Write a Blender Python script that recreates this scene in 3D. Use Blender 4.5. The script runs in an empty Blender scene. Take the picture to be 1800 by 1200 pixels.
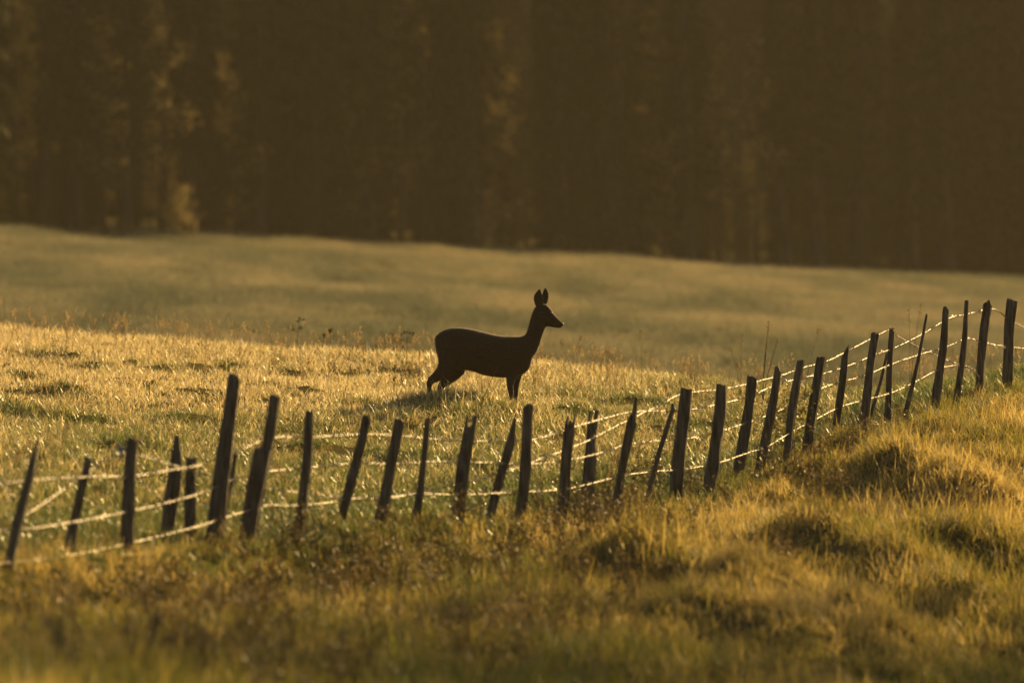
import bpy, bmesh, math
import numpy as np
from mathutils import Vector, Matrix, Euler

RNG = np.random.RandomState(7)
SC = bpy.context.scene
COL = SC.collection
R = math.radians

# ------------------------------------------------------------------ camera, light, exposure
F = 15000.0            # focal length in pixels of the 1800 px wide photograph (300 mm on 36 mm)
HOR = 300.0            # row of the horizon
CAMZ = 2.60
cam_d = bpy.data.cameras.new('camera')
cam = bpy.data.objects.new('camera', cam_d)
COL.objects.link(cam)
cam_d.sensor_width = 36.0
cam_d.lens = 300.0
cam_d.clip_start = 0.5
cam_d.clip_end = 2000.0
cam.location = (0, 0, CAMZ)
cam.rotation_euler = (R(90) - math.atan(300.0 / F), 0, 0)
cam_d.dof.use_dof = True
cam_d.dof.focus_distance = 79.0
cam_d.dof.aperture_fstop = 2.8
cam_d.dof.aperture_blades = 9
SC.camera = cam

SUN_EL, SUN_AZ = 17.0, 31.0      # azimuth to the right of the view axis, the sun stands behind the wood
SUN_STRENGTH, SKY_STRENGTH, EXPOSURE = 5.0, 0.06, 1.0
HAZE_DENSITY = 0.00015

w = bpy.data.worlds.new('World')
SC.world = w
w.use_nodes = True
nt = w.node_tree
nt.nodes.clear()
sky = nt.nodes.new('ShaderNodeTexSky')
sky.sky_type = 'NISHITA'
sky.sun_disc = False
sky.sun_elevation = R(SUN_EL)
sky.sun_rotation = R(SUN_AZ)
sky.dust_density = 6.0
sky.ozone_density = 0.6
sky.air_density = 1.0
bg = nt.nodes.new('ShaderNodeBackground')
bg.inputs['Strength'].default_value = SKY_STRENGTH
wo = nt.nodes.new('ShaderNodeOutputWorld')
nt.links.new(sky.outputs[0], bg.inputs[0])
nt.links.new(bg.outputs[0], wo.inputs[0])

sd = bpy.data.lights.new('sun', 'SUN')
sd.energy = SUN_STRENGTH
sd.angle = R(0.5)
sd.color = (1.0, 0.68, 0.27)
sun = bpy.data.objects.new('sun', sd)
COL.objects.link(sun)
sdir = Vector((math.sin(R(SUN_AZ)) * math.cos(R(SUN_EL)), math.cos(R(SUN_AZ)) * math.cos(R(SUN_EL)), math.sin(R(SUN_EL))))
sun.rotation_euler = sdir.to_track_quat('Z', 'Y').to_euler()
sun.location = sdir * 300

vs = SC.view_settings
vs.view_transform = 'Standard'
vs.look = 'None'
vs.exposure = EXPOSURE
vs.gamma = 1.0
vs.use_curve_mapping = False
vs.use_white_balance = True
vs.white_balance_temperature = 7000
vs.white_balance_tint = 10
cy = SC.cycles
cy.use_denoising = True
cy.max_bounces = 8
cy.diffuse_bounces = 3
cy.glossy_bounces = 2
cy.transmission_bounces = 4
cy.volume_bounces = 0
cy.transparent_max_bounces = 8
cy.sample_clamp_indirect = 4.0
cy.caustics_reflective = False
cy.caustics_refractive = False

# ------------------------------------------------------------------ helpers
def P(x, y, D):
    return Vector(((x - 900.0) / F * D, D, CAMZ - (y - HOR) / F * D))

def tag(o, label=None, cat=None, group=None, kind=None):
    if label: o['label'] = label
    if cat: o['category'] = cat
    if group: o['group'] = group
    if kind: o['kind'] = kind
    return o

def mesh_obj(name, verts, faces, mat=None, parent=None, smooth=True, link=True):
    me = bpy.data.meshes.new(name)
    me.from_pydata([tuple(v) for v in verts], [], faces)
    if smooth:
        me.polygons.foreach_set('use_smooth', [True] * len(me.polygons))
    if mat: me.materials.append(mat)
    me.update()
    o = bpy.data.objects.new(name, me)
    if link: COL.objects.link(o)
    if parent: o.parent = parent
    return o

def empty(name, loc):
    o = bpy.data.objects.new(name, None)
    o.empty_display_size = 0.2
    o.location = loc
    COL.objects.link(o)
    return o

def hash2(ix, iy, seed):
    h = (ix.astype(np.int64) * 374761393 + iy.astype(np.int64) * 668265263 + seed * 1442695041) & 0x7fffffff
    h = ((h ^ (h >> 13)) * 1274126177) & 0x7fffffff
    return ((h ^ (h >> 16)) & 0xffff) / 65535.0

def noise2(x, y, seed=0):
    x = np.asarray(x, float); y = np.asarray(y, float)
    ix = np.floor(x); iy = np.floor(y)
    fx = x - ix; fy = y - iy
    fx = fx * fx * (3 - 2 * fx); fy = fy * fy * (3 - 2 * fy)
    a = hash2(ix, iy, seed); b = hash2(ix + 1, iy, seed)
    c = hash2(ix, iy + 1, seed); d = hash2(ix + 1, iy + 1, seed)
    return (a * (1 - fx) + b * fx) * (1 - fy) + (c * (1 - fx) + d * fx) * fy - 0.5

def fbm(x, y, seed=0, oct=4):
    s = 0; a = 1.0
    for k in range(oct):
        s = s + a * noise2(x * 2 ** k + 17.3 * k, y * 2 ** k - 9.1 * k, seed + k)
        a *= 0.5
    return s

# ------------------------------------------------------------------ materials
def new_mat(name):
    m = bpy.data.materials.new(name)
    m.use_nodes = True
    m.node_tree.nodes.clear()
    return m, m.node_tree.nodes, m.node_tree.links

def leaf_mat(name, cols, transl=0.5, rough=0.4, spec=0.5, tone_attr=True, contrast=0.38):
    """blades and leaves: reflect, let light through, shine when wet; cols = list of colours picked by the tone of the tuft"""
    m, n, l = new_mat(name)
    out = n.new('ShaderNodeOutputMaterial')
    at = n.new('ShaderNodeAttribute'); at.attribute_type = 'INSTANCER'; at.attribute_name = 'tone'
    oi = n.new('ShaderNodeObjectInfo')
    geo = n.new('ShaderNodeNewGeometry')
    add = n.new('ShaderNodeMath'); add.operation = 'MULTIPLY_ADD'
    isl = n.new('ShaderNodeMath'); isl.operation = 'SUBTRACT'; isl.inputs[1].default_value = 0.5
    l.new(geo.outputs['Random Per Island'], isl.inputs[0])
    l.new(isl.outputs[0], add.inputs[0]); add.inputs[1].default_value = contrast
    l.new((at.outputs['Fac'] if tone_attr else oi.outputs['Random']), add.inputs[2])
    rmp = n.new('ShaderNodeValToRGB')
    el = rmp.color_ramp.elements
    el[0].position = 0.0; el[0].color = (*cols[0], 1)
    el[1].position = 1.0; el[1].color = (*cols[-1], 1)
    for i, c in enumerate(cols[1:-1]):
        e = el.new((i + 1) / (len(cols) - 1)); e.color = (*c, 1)
    l.new(add.outputs[0], rmp.inputs[0])
    pr = n.new('ShaderNodeBsdfPrincipled')
    l.new(rmp.outputs[0], pr.inputs['Base Color'])
    pr.inputs['Roughness'].default_value = rough
    pr.inputs['Specular IOR Level'].default_value = spec
    tr = n.new('ShaderNodeBsdfTranslucent')
    l.new(rmp.outputs[0], tr.inputs[0])
    mx = n.new('ShaderNodeMixShader'); mx.inputs[0].default_value = transl
    l.new(pr.outputs[0], mx.inputs[1]); l.new(tr.outputs[0], mx.inputs[2])
    l.new(mx.outputs[0], out.inputs[0])
    return m

def rough_mat(name, c1, c2, scale=8.0, stretch=(1, 1, 1), rough=0.85, bump=0.3, coord='Object', spec=0.3, detail=6, sheen=0.0):
    m, n, l = new_mat(name)
    out = n.new('ShaderNodeOutputMaterial')
    tc = n.new('ShaderNodeTexCoord'); mp = n.new('ShaderNodeMapping')
    mp.inputs['Scale'].default_value = stretch
    l.new(tc.outputs[coord], mp.inputs[0])
    ns = n.new('ShaderNodeTexNoise'); ns.inputs['Scale'].default_value = scale; ns.inputs['Detail'].default_value = detail
    l.new(mp.outputs[0], ns.inputs['Vector'])
    rmp = n.new('ShaderNodeValToRGB')
    rmp.color_ramp.elements[0].position = 0.32; rmp.color_ramp.elements[0].color = (*c1, 1)
    rmp.color_ramp.elements[1].position = 0.68; rmp.color_ramp.elements[1].color = (*c2, 1)
    l.new(ns.outputs['Fac'], rmp.inputs[0])
    pr = n.new('ShaderNodeBsdfPrincipled')
    pr.inputs['Roughness'].default_value = rough
    pr.inputs['Specular IOR Level'].default_value = spec
    pr.inputs['Sheen Weight'].default_value = sheen; pr.inputs['Sheen Roughness'].default_value = .4
    l.new(rmp.outputs[0], pr.inputs['Base Color'])
    bp = n.new('ShaderNodeBump'); bp.inputs['Strength'].default_value = bump; bp.inputs['Distance'].default_value = 0.02
    l.new(ns.outputs['Fac'], bp.inputs['Height']); l.new(bp.outputs[0], pr.inputs['Normal'])
    l.new(pr.outputs[0], out.inputs[0])
    return m

M_SOIL = rough_mat('soil_turf', (0.045, 0.042, 0.015), (0.095, 0.080, 0.032), scale=3.0, bump=0.5, spec=0.0, rough=1.0)
M_WOOD = rough_mat('weathered_wood', (0.022, 0.017, 0.012), (0.165, 0.135, 0.095), scale=14.0, stretch=(3, 3, 0.35), bump=0.9)
M_BARK = rough_mat('bark', (0.02, 0.016, 0.011), (0.055, 0.045, 0.032), scale=6.0, stretch=(1, 1, 0.2), bump=0.7, spec=0.03)
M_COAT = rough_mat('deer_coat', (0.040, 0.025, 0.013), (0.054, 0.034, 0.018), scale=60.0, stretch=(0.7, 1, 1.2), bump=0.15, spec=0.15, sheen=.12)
M_EYE = rough_mat('deer_eye', (0.006, 0.005, 0.004), (0.012, 0.009, 0.007), rough=0.08, bump=0.0, spec=0.6)
M_NOSE = rough_mat('deer_nose', (0.008, 0.007, 0.006), (0.02, 0.016, 0.014), scale=60, rough=0.35, bump=0.2, spec=0.5)
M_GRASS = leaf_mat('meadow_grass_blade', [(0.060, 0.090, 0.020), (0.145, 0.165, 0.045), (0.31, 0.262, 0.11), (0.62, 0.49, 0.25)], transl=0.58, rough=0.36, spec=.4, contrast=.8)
M_BANK = leaf_mat('bank_grass_blade', [(0.050, 0.070, 0.012), (0.145, 0.138, 0.024), (0.30, 0.225, 0.062), (0.54, 0.40, 0.14)], transl=0.58, rough=0.55, spec=.3, contrast=.6)
M_FAR = leaf_mat('far_grass_blade_misty', [(0.100, 0.112, 0.074), (0.165, 0.165, 0.104), (0.24, 0.215, 0.130), (0.32, 0.27, 0.165)], transl=0.45, rough=0.7, spec=.1)  # low mist over the far meadow is put into these paler, greyer blade colours
M_WEED = leaf_mat('dry_weed', [(0.050, 0.040, 0.014), (0.095, 0.070, 0.023), (0.16, 0.112, 0.038), (0.28, 0.20, 0.075)], transl=0.4, rough=0.6)
M_STALK = leaf_mat('seed_stalk', [(0.16, 0.11, 0.045), (0.28, 0.20, 0.09), (0.42, 0.31, 0.15)], transl=0.45, rough=0.65, spec=.15)
M_NEEDLE = leaf_mat('conifer_needles', [(0.012, 0.016, 0.006), (0.022, 0.026, 0.009), (0.038, 0.036, 0.013)], transl=0.25, rough=0.8, spec=0.03, tone_attr=False)
M_LEAF = leaf_mat('sapling_leaves', [(0.03, 0.03, 0.010), (0.09, 0.075, 0.028), (0.24, 0.185, 0.08)], transl=0.5, rough=0.8, spec=0.03, tone_attr=False, contrast=.9)
M_UNDER = leaf_mat('undergrowth_leaves', [(0.035, 0.036, 0.011), (0.07, 0.058, 0.018), (0.13, 0.095, 0.032)], transl=0.45, rough=0.8, spec=0.03, tone_attr=False)
M_SHRUB = leaf_mat('shrub_leaves', [(0.05, 0.06, 0.012), (0.12, 0.12, 0.025), (0.22, 0.17, 0.04)], transl=0.5, rough=0.4, tone_attr=False)

def wire_mat():
    m, n, l = new_mat('dewy_wire')
    out = n.new('ShaderNodeOutputMaterial')
    tc = n.new('ShaderNodeTexCoord'); ns = n.new('ShaderNodeTexNoise'); ns.inputs['Scale'].default_value = 9.0
    l.new(tc.outputs['Object'], ns.inputs['Vector'])
    rmp = n.new('ShaderNodeValToRGB')
    rmp.color_ramp.elements[0].position = 0.3; rmp.color_ramp.elements[0].color = (0.17, 0.115, 0.065, 1)
    rmp.color_ramp.elements[1].position = 0.7; rmp.color_ramp.elements[1].color = (0.60, 0.44, 0.26, 1)
    l.new(ns.outputs['Fac'], rmp.inputs[0])
    pr = n.new('ShaderNodeBsdfPrincipled'); pr.inputs['Roughness'].default_value = 0.32; pr.inputs['Specular IOR Level'].default_value = 0.9
    l.new(rmp.outputs[0], pr.inputs['Base Color'])
    tr = n.new('ShaderNodeBsdfTranslucent'); l.new(rmp.outputs[0], tr.inputs[0])
    mx = n.new('ShaderNodeMixShader'); mx.inputs[0].default_value = 0.45
    l.new(pr.outputs[0], mx.inputs[1]); l.new(tr.outputs[0], mx.inputs[2]); l.new(mx.outputs[0], out.inputs[0])
    return m
M_WIRE = wire_mat()
M_PLASTIC = rough_mat('insulator_plastic', (0.17, 0.20, 0.25), (0.24, 0.27, 0.33), rough=0.3, bump=0.05, spec=0.5)

# ------------------------------------------------------------------ the lie of the land
KX = [-300, 0, 130, 400, 660, 930, 1190, 1430, 1520, 1640, 1700, 1800, 2100]
KDF = [50, 54, 56, 59, 62, 65, 69.5, 74, 76, 79, 80.5, 83, 88]           # distance of the fence
KYF = [1020, 1010, 985, 962, 950, 925, 885, 812, 768, 716, 698, 676, 640]  # row of the ground under it
def fence_D(px): return np.interp(px, KX, KDF)
def fence_Y(px): return np.interp(px, KX, KYF)
def edge_D(px): return 238 + 50 * np.clip(px, -2500, 3600) / 1800.0      # the foot of the wood
PXS = np.arange(-900, 2701, 30.0)
DS = np.arange(0, 420, 0.5)
def build_profile():
    Z = np.zeros((len(PXS), len(DS)))
    for i, px in enumerate(PXS):
        q = min(max(px, -300), 2100)
        D1 = np.interp(q, [0, 900, 1800], [40, 47, 58]); z1 = -(1200 - HOR) / F * D1
        Df = float(fence_D(q)); zf = -(float(fence_Y(q)) - HOR) / F * Df
        Dc = np.interp(q, [0, 600, 1100, 1300, 1500, 1700, 1800, 2100], [97, 95, 92, 90, 87, 88.5, 91, 95])
        yc = np.interp(q, [-300, 0, 300, 600, 850, 1100, 1300, 1450, 1550, 1700, 1800, 2100], [573, 581, 594, 616, 636, 655, 674, 682, 682, 666, 654, 620])
        zc = -(yc - HOR) / F * Dc
        De = float(edge_D(q)); ye = np.interp(q, [-300, 0, 300, 900, 1400, 1800, 2100], [396, 402, 411, 444, 474, 492, 500])
        ze = -(ye - HOR) / F * De
        Dm = 0.5 * (Df + Dc); zm = 0.5 * (zf + zc) + 0.05
        dd = [0, 0.55 * D1, D1, Df, Dm, Dc, Dc + 9, Dc + 26, De, De + 30, 420]
        zz = [-1.9, 0.9 * z1 - 0.1, z1, zf, zm, zc, zc - 0.75, np.interp(q, [0, 1800], [-3.15, -3.55]), ze, ze + 0.1, ze + 0.4]
        Z[i] = np.interp(DS, dd, zz)
    k = np.exp(-0.5 * (np.arange(-8, 9) / 3.2) ** 2); k /= k.sum()
    Zp = np.pad(Z, ((0, 0), (8, 8)), mode='edge')
    Z = np.stack([np.convolve(r, k, 'valid') for r in Zp])
    k = np.exp(-0.5 * (np.arange(-4, 5) / 1.6) ** 2); k /= k.sum()
    Zp = np.pad(Z, ((4, 4), (0, 0)), mode='edge')
    Z = np.stack([np.convolve(Zp[:, j], k, 'valid') for j in range(Zp.shape[1])], 1)
    return Z
PROF = build_profile()
MOUNDS = []
def ground(X, Y):
    X = np.asarray(X, float); Y = np.asarray(Y, float)
    Yc = np.clip(Y, 1.0, 419.0)
    px = np.clip(900 + X * F / np.maximum(Yc, 20.0), PXS[0], PXS[-1] - 1)
    fi = (px - PXS[0]) / 30.0; i = np.floor(fi).astype(int); fi = fi - i
    fj = Yc / 0.5; j = np.minimum(np.floor(fj).astype(int), len(DS) - 2); fj = fj - j
    z = (PROF[i, j] * (1 - fi) + PROF[i + 1, j] * fi) * (1 - fj) + (PROF[i, j + 1] * (1 - fi) + PROF[i + 1, j + 1] * fi) * fj
    near = np.clip((105 - Y) / 10, 0, 1)
    # hummocks
    z = z + near * (0.10 * fbm(X * 0.55, Y * 0.22, 3, 3) + 0.05 * noise2(X * 1.6, Y * 0.8, 9))
    z = z + (1 - near) * np.clip((Y - 120) / 20, 0, 1) * np.clip((262 - Y) / 20, 0, 1) * (0.22 * fbm(X * 0.11, Y * 0.075, 21, 2) + .20 * fbm(X * .5, Y * .12, 23, 3))
    for (mx, my, mh, mw, f1, f2) in MOUNDS:
        z = z + mh * np.exp(-((X - mx) / mw) ** 2 - ((Y - my - f1 * .6) / np.where(Y < my + f1 * .6, f1, f2)) ** 2)
    z = z + np.clip((fence_D(np.clip(px, -300, 2100)) - .5 - Y) / 3.0, 0, 1) * np.clip((Y - 25) / 10, 0, 1) * (.10 * fbm(X * 1.25, Y * .6, 57, 3) + .07 * np.abs(noise2(X * 2.1, Y * .9, 58)))
    # cattle terraces on the bank at the right, below the fence
    below = np.clip((fence_D(np.clip(px, -300, 2100)) - 1.5 - Y) / 4.0, 0, 1)
    bank = np.clip((px - 1150) / 400, 0, 1) * below
    ph = (Y * 0.30 + X * 0.95) + 0.9 * fbm(X * 0.4, Y * 0.2, 33, 2)
    rid = np.abs(((ph * 0.42) % 1.0) - 0.5) * 2
    z = z - .27 * np.clip((fence_D(np.clip(px, -300, 2100)) - .3 - Y) / 1.5, 0, 1) * np.clip((1350 - px) / 500, 0, 1) * np.clip((Y - 36) / 14, 0, 1)
    z = z + bank * 0.16 * (rid - 0.5) * np.clip(0.4 + 1.6 * (0.5 + noise2(X * 0.5, Y * 0.25, 41)), 0.2, 1.4)
    return z + CAMZ

def spot(px, row, D0, D1):
    """where the sight line through a pixel meets the meadow"""
    d = np.linspace(D0, D1, 300)
    z = ground((px - 900) / F * d, d)
    k = np.argmin(np.abs(HOR + (CAMZ - z) / d * F - row))
    return (px - 900) / F * d[k], d[k]
HUMPS = [spot(a, b, 60, 97) + (h * .62, w_ * 1.1, .45, .9) for a, b, h, w_ in (
    (75, 630, .12, .20), (125, 634, .11, .16), (30, 666, .12, .30), (100, 696, .13, .24), (170, 649, .11, .20), (235, 646, .11, .14), (290, 656, .13, .20), (345, 656, .13, .18), (400, 649, .12, .16),
    (510, 662, .11, .14), (536, 692, .10, .12), (470, 684, .09, .2), (20, 730, .12, .3), (150, 747, .12, .25), (640, 715, .09, .25), (690, 807, .11, .30), (330, 740, .10, .3), (1010, 730, .10, .3), (1120, 710, .09, .3),
    (560, 795, .10, .3), (230, 795, .12, .3), (880, 795, .09, .3), (1240, 755, .09, .3))]
# the swell that hides the hooves of the deer
for hp, hd, hrow, hw in ((745, 79.0, 712, .75), (890, 79.2, 722, .6)):
    hx = (hp - 900) / F * hd
    h = (HOR + (CAMZ - float(ground(np.array([hx]), np.array([hd]))[0])) / hd * F - hrow) / F * hd
    HUMPS.append((hx, hd - 1.2, max(h, .02), hw, 2.0, .55))
# humps and hollows of the bank: (pixel of the shaded front, height, half width)
HUMPS += [spot(a, b, 40, 80) + (h * .84, w_ * 1.15, f1 * 1.35, f2 * 1.1) for a, b, h, w_, f1, f2 in (
    (1500, 815, .30, .22, .5, 1.6), (1590, 850, .32, .24, .55, 1.6), (1690, 900, .34, .25, .6, 1.8), (1780, 930, .30, .25, .6, 1.8), (1445, 985, .38, .24, .7, 1.3), (1580, 1015, .26, .26, .6, 1.2),
    (1660, 1000, .24, .24, .55, 1.0), (1765, 1015, .26, .26, .6, 1.2), (1112, 1030, .36, .26, .8, 1.4), (1040, 985, .22, .22, .6, 1.0), (1270, 1075, .24, .22, .6, 1.1), (1335, 1055, .24, .22, .6, 1.1), (1240, 1118, .22, .28, .6, 1.1),
    (1375, 1165, .28, .3, .7, 1.2), (1520, 1110, .22, .26, .6, 1.0), (1680, 1090, .22, .3, .6, 1.1), (1200, 1040, .2, .2, .5, .9), (930, 1100, .2, .3, .7, 1.2), (800, 1010, .22, .26, .6, 1.0), (660, 1040, .18, .3, .6, 1.0), (1370, 900, .2, .2, .5, .9), (1440, 850, .2, .2, .5, .9), (1740, 800, .2, .26, .5, .9), (1660, 770, .16, .22, .5, .9))]
MOUNDS += HUMPS
def gz(X, Y): return float(ground(np.array([X]), np.array([Y]))[0])

def axis(parts):
    a = []
    for lo, hi, st in parts: a += list(np.arange(lo, hi, st))
    return np.array(a + [parts[-1][1]])
gx = axis([(-230, -60, 8.5), (-60, -18, 2.1), (-18, -8, 0.5), (-8, -5.5, 0.22), (-5.5, 6, 0.11), (6, 9, 0.22), (9, 20, 0.5), (20, 60, 2.0), (60, 230, 8.5)])
gy = axis([(-30, 20, 5), (20, 36, 1), (36, 50, 0.25), (50, 98, 0.14), (98, 104, 0.3), (104, 150, 0.8), (150, 300, 1.6), (300, 520, 11)])
XX, YY = np.meshgrid(gx, gy)
ZZ = ground(XX, YY)
nxx, nyy = len(gx), len(gy)
verts = np.stack([XX.ravel(), YY.ravel(), ZZ.ravel()], 1)
idx = np.arange(nxx * nyy).reshape(nyy, nxx)
faces = np.stack([idx[:-1, :-1].ravel(), idx[:-1, 1:].ravel(), idx[1:, 1:].ravel(), idx[1:, :-1].ravel()], 1)
tag(mesh_obj('ground', verts.tolist(), faces.tolist(), M_SOIL), 'rolling meadow ground rising from the near bank to the edge of the wood', None, None, 'structure')

# ------------------------------------------------------------------ the wood
def tube(path, radii, n=6, verts=None, faces=None, cap=True, jag=0.0, rng=None):
    """adds a tube along a path to the lists"""
    verts = [] if verts is None else verts
    faces = [] if faces is None else faces
    path = [Vector(p) for p in path]
    b = len(verts)
    for i, p in enumerate(path):
        t = (path[min(i + 1, len(path) - 1)] - path[max(i - 1, 0)]).normalized()
        u = t.cross(Vector((0, 0, 1)) if abs(t.z) < 0.9 else Vector((0, 1, 0))).normalized()
        v = t.cross(u)
        for k in range(n):
            a = 2 * math.pi * k / n
            r = radii[i] * (1 + (jag * (rng.rand() - 0.5) if rng is not None else 0))
            verts.append(p + (u * math.cos(a) + v * math.sin(a)) * r)
    for i in range(len(path) - 1):
        for k in range(n):
            a = b + i * n + k; c = b + i * n + (k + 1) % n
            faces.append((a, c, c + n, a + n))
    if cap:
        faces.append(tuple(b + k for k in range(n))[::-1])
        faces.append(tuple(b + (len(path) - 1) * n + k for k in range(n)))
    return verts, faces

def leaf_quad(verts, faces, c, d, up, ln, wd):
    """one pointed leaf: two triangles along d"""
    d = d.normalized(); s = d.cross(up)
    if s.length < 1e-4: s = d.cross(Vector((1, 0.2, 0)))
    s = s.normalized() * wd * 0.5
    b = len(verts)
    verts += [c, c + d * ln * 0.45 + s, c + d * ln, c + d * ln * 0.45 - s]
    faces += [(b, b + 1, b + 2), (b, b + 2, b + 3)]

def conifer(seed, H, low, spread, rad):
    rng = np.random.RandomState(seed)
    bend = Vector((rng.uniform(-.25, .25), rng.uniform(-.25, .25), 0))
    def ax(z): return bend * (z / H) ** 2 * 2 + Vector((0.05 * math.sin(z * 1.3 + seed), 0.05 * math.cos(z * 1.1), 0))
    zs = [-0.4, 0.0, 0.35, 1.2, 3, 5, 8, 12, H]
    tv, tf = tube([ax(max(z, 0)) + Vector((0, 0, z)) for z in zs], [rad * q for q in (1.7, 1.45, 1.15, 1.0, .92, .82, .62, .38, .03)], 9, jag=0.18, rng=rng)
    # bare dead branches below the crown are part of the trunk's timber
    for k in range(14):
        z = rng.uniform(0.8, low + 2.5); a = rng.uniform(0, 6.28); L = rng.uniform(0.5, 1.7)
        d = Vector((math.cos(a), math.sin(a), rng.uniform(-.35, .15)))
        p = ax(z) + Vector((0, 0, z))
        tube([p, p + d * L * .5, p + d * L + Vector((0, 0, -.12 * L))], [.028, .018, .006], 4, tv, tf, cap=False)
    cv, cf = [], []
    z = low
    while z < H - 0.3:
        fr = 1 - (z - low) / (H - low)
        L0 = spread * (0.25 + 0.75 * fr ** 0.8) * (0.75 if z < low + 1 else 1)
        for b in range(rng.randint(4, 7)):
            a = rng.uniform(0, 6.28); L = L0 * rng.uniform(.55, 1.15)
            p0 = ax(z) + Vector((0, 0, z)); dh = Vector((math.cos(a), math.sin(a), 0))
            pts = []
            for q in (0, .35, .7, 1.0):
                pts.append(p0 + dh * L * q + Vector((0, 0, -0.34 * L * q ** 1.5 + .10 * L * q ** 4)))
            tube(pts, [.035 * fr + .012, .02, .012, .004], 3, cv, cf, cap=False)
            m = int(5 + L * 5)
            for s in range(m):
                q = 0.18 + 0.82 * (s + rng.rand()) / m
                i = min(int(q * 3), 2); f = q * 3 - i
                c = pts[i].lerp(pts[min(i + 1, 3)], min(f, 1))
                side = 1 if rng.rand() < .5 else -1
                dd = dh * rng.uniform(.2, .9) + dh.cross(Vector((0, 0, 1))) * side * rng.uniform(.1, .9) + Vector((0, 0, -rng.uniform(.3, 1.2)))
                leaf_quad(cv, cf, c, dd, Vector((rng.uniform(-1, 1), rng.uniform(-1, 1), .6)), rng.uniform(.3, .65), rng.uniform(.10, .2))
        z += rng.uniform(.22, .42)
    t = mesh_obj('trunk', tv, tf, M_BARK, link=False)
    c = mesh_obj('crown', cv, cf, M_NEEDLE, link=False, smooth=False)
    return t.data, c.data

CON = [conifer(11, 15.5, 1.0, 1.5, .28), conifer(12, 14.0, 2.2, 1.2, .24), conifer(13, 16.5, 0.5, 1.75, .34), conifer(14, 14.0, 3.6, 1.1, .22), conifer(15, 15.0, 0.4, 1.35, .27)]
CROWN_R = [1.5, 1.2, 1.75, 1.1, 1.35]

def broadleaf(seed, H, r, nleaf, low, mat_leaf, leaf=0.12, nbr=16):
    rng = np.random.RandomState(seed)
    tv, tf = [], []
    pts = [Vector((0.12 * math.sin(q * 3 + seed) * q, 0.12 * math.cos(q * 2.2 + seed) * q, -0.2 + q * (H + .2))) for q in (0, .2, .4, .6, .8, 1)]
    tube(pts, [.012 * H * f for f in (1.2, 1, .8, .55, .32, .08)], 6, tv, tf)
    ends = []
    for k in range(nbr):
        z = low + (H * .97 - low) * (k + rng.rand()) / nbr
        q = (z + .2) / (H + .2) * 5; i = min(int(q), 4)
        p = pts[i].lerp(pts[i + 1], q - i)
        a = rng.uniform(0, 6.28); L = r * rng.uniform(.5, 1.1) * (1 - .55 * (z / H) ** 2)
        e = p + Vector((math.cos(a), math.sin(a), rng.uniform(.15, .8))) * L
        mid = p.lerp(e, .5) + Vector((0, 0, -.08 * L))
        tube([p, mid, e], [.005 * H, .003 * H, .001 * H], 4, tv, tf, cap=False)
        ends.append((p, e))
    cv, cf = [], []
    for k in range(nleaf):
        p, e = ends[rng.randint(len(ends))]
        c = p.lerp(e, rng.uniform(.2, 1.1)) + Vector(rng.normal(0, .11 * r + .03, 3))
        leaf_quad(cv, cf, c, Vector(rng.normal(0, 1, 3)) + Vector((0, 0, -.5)), Vector(rng.normal(0, 1, 3)), leaf * rng.uniform(.7, 1.4), leaf * rng.uniform(.45, .75))
    t = mesh_obj('trunk', tv, tf, M_BARK, link=False)
    c = mesh_obj('crown', cv, cf, mat_leaf, link=False, smooth=False)
    return t.data, c.data

def plant_tree(name, data, loc, rz, sc, label, cat, group):
    r = empty(name, loc)
    r.rotation_euler = (0, 0, rz); r.scale = (sc, sc, sc * 1.0)
    tag(r, label, cat, group)
    for nm, d in zip(('trunk', 'crown'), data):
        o = bpy.data.objects.new(nm, d); COL.objects.link(o); o.parent = r
    return r

trng = np.random.RandomState(101)
TREES = []
GAPS = [(36, 16), (183, 12), (284, 30), (413, 13), (617, 9), (702, 20), (866, 12), (932, 20), (1166, 12), (1268, 26), (1335, 10), (1560, 6)]   # lanes one can look into
ROWNAME = (('dark conifer in the front row of the shaded woodland edge', 'conifers along the front edge of the wood'),
           ('dark conifer standing second in from the meadow in the shaded wood', 'conifers in the second row of the wood'),
           ('dark conifer standing deep behind the front rows of the wood', 'conifers in the third row of the wood'))
SPECIAL = [(225, 'dark conifer column just left of the tallest golden sapling'), (345, 'dark conifer column just right of the tallest golden sapling'), (409, 'dark conifer in the front row straight above the tallest fence post'), (500, 'broad black conifer of the wood edge in the wide dark stretch left of the deer'),
           (790, 'dark front conifer straight above the rump of the deer'), (985, 'dark front conifer just right of the ears of the deer'), (1200, 'dark front conifer left of the broad pale bush'), (1450, 'dark front conifer of the wood edge above the bend of the fence'), (1740, 'dark front conifer above the last posts at the right end of the fence')]
FRONT = []
for row, (off, step) in enumerate(((1.0, 80), (5.0, 62), (9.5, 54))):
    px = -190 + row * 23
    while px < 2010:
        D = float(edge_D(px)) + off + trng.uniform(-1.4, 1.8)
        k = trng.randint(len(CON)); sc = trng.uniform(.85, 1.15)
        if any(abs(px - gp) < gw * .9 + .40 * CROWN_R[k] * sc * F / D for gp, gw in GAPS):
            k = 3; sc = .8
        if any(abs(px - gp) < gw * .9 + .40 * CROWN_R[k] * sc * F / D for gp, gw in GAPS):
            px += 14; continue
        x = (px - 900) / F * D
        r_ = plant_tree('conifer_tree', CON[k], (x, D, gz(x, D) - .05), trng.uniform(0, 6.28), sc, ROWNAME[row][0], 'tree', ROWNAME[row][1])
        if row == 0: FRONT.append((px, r_))
        px += step * trng.uniform(.7, 1.3)

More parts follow.
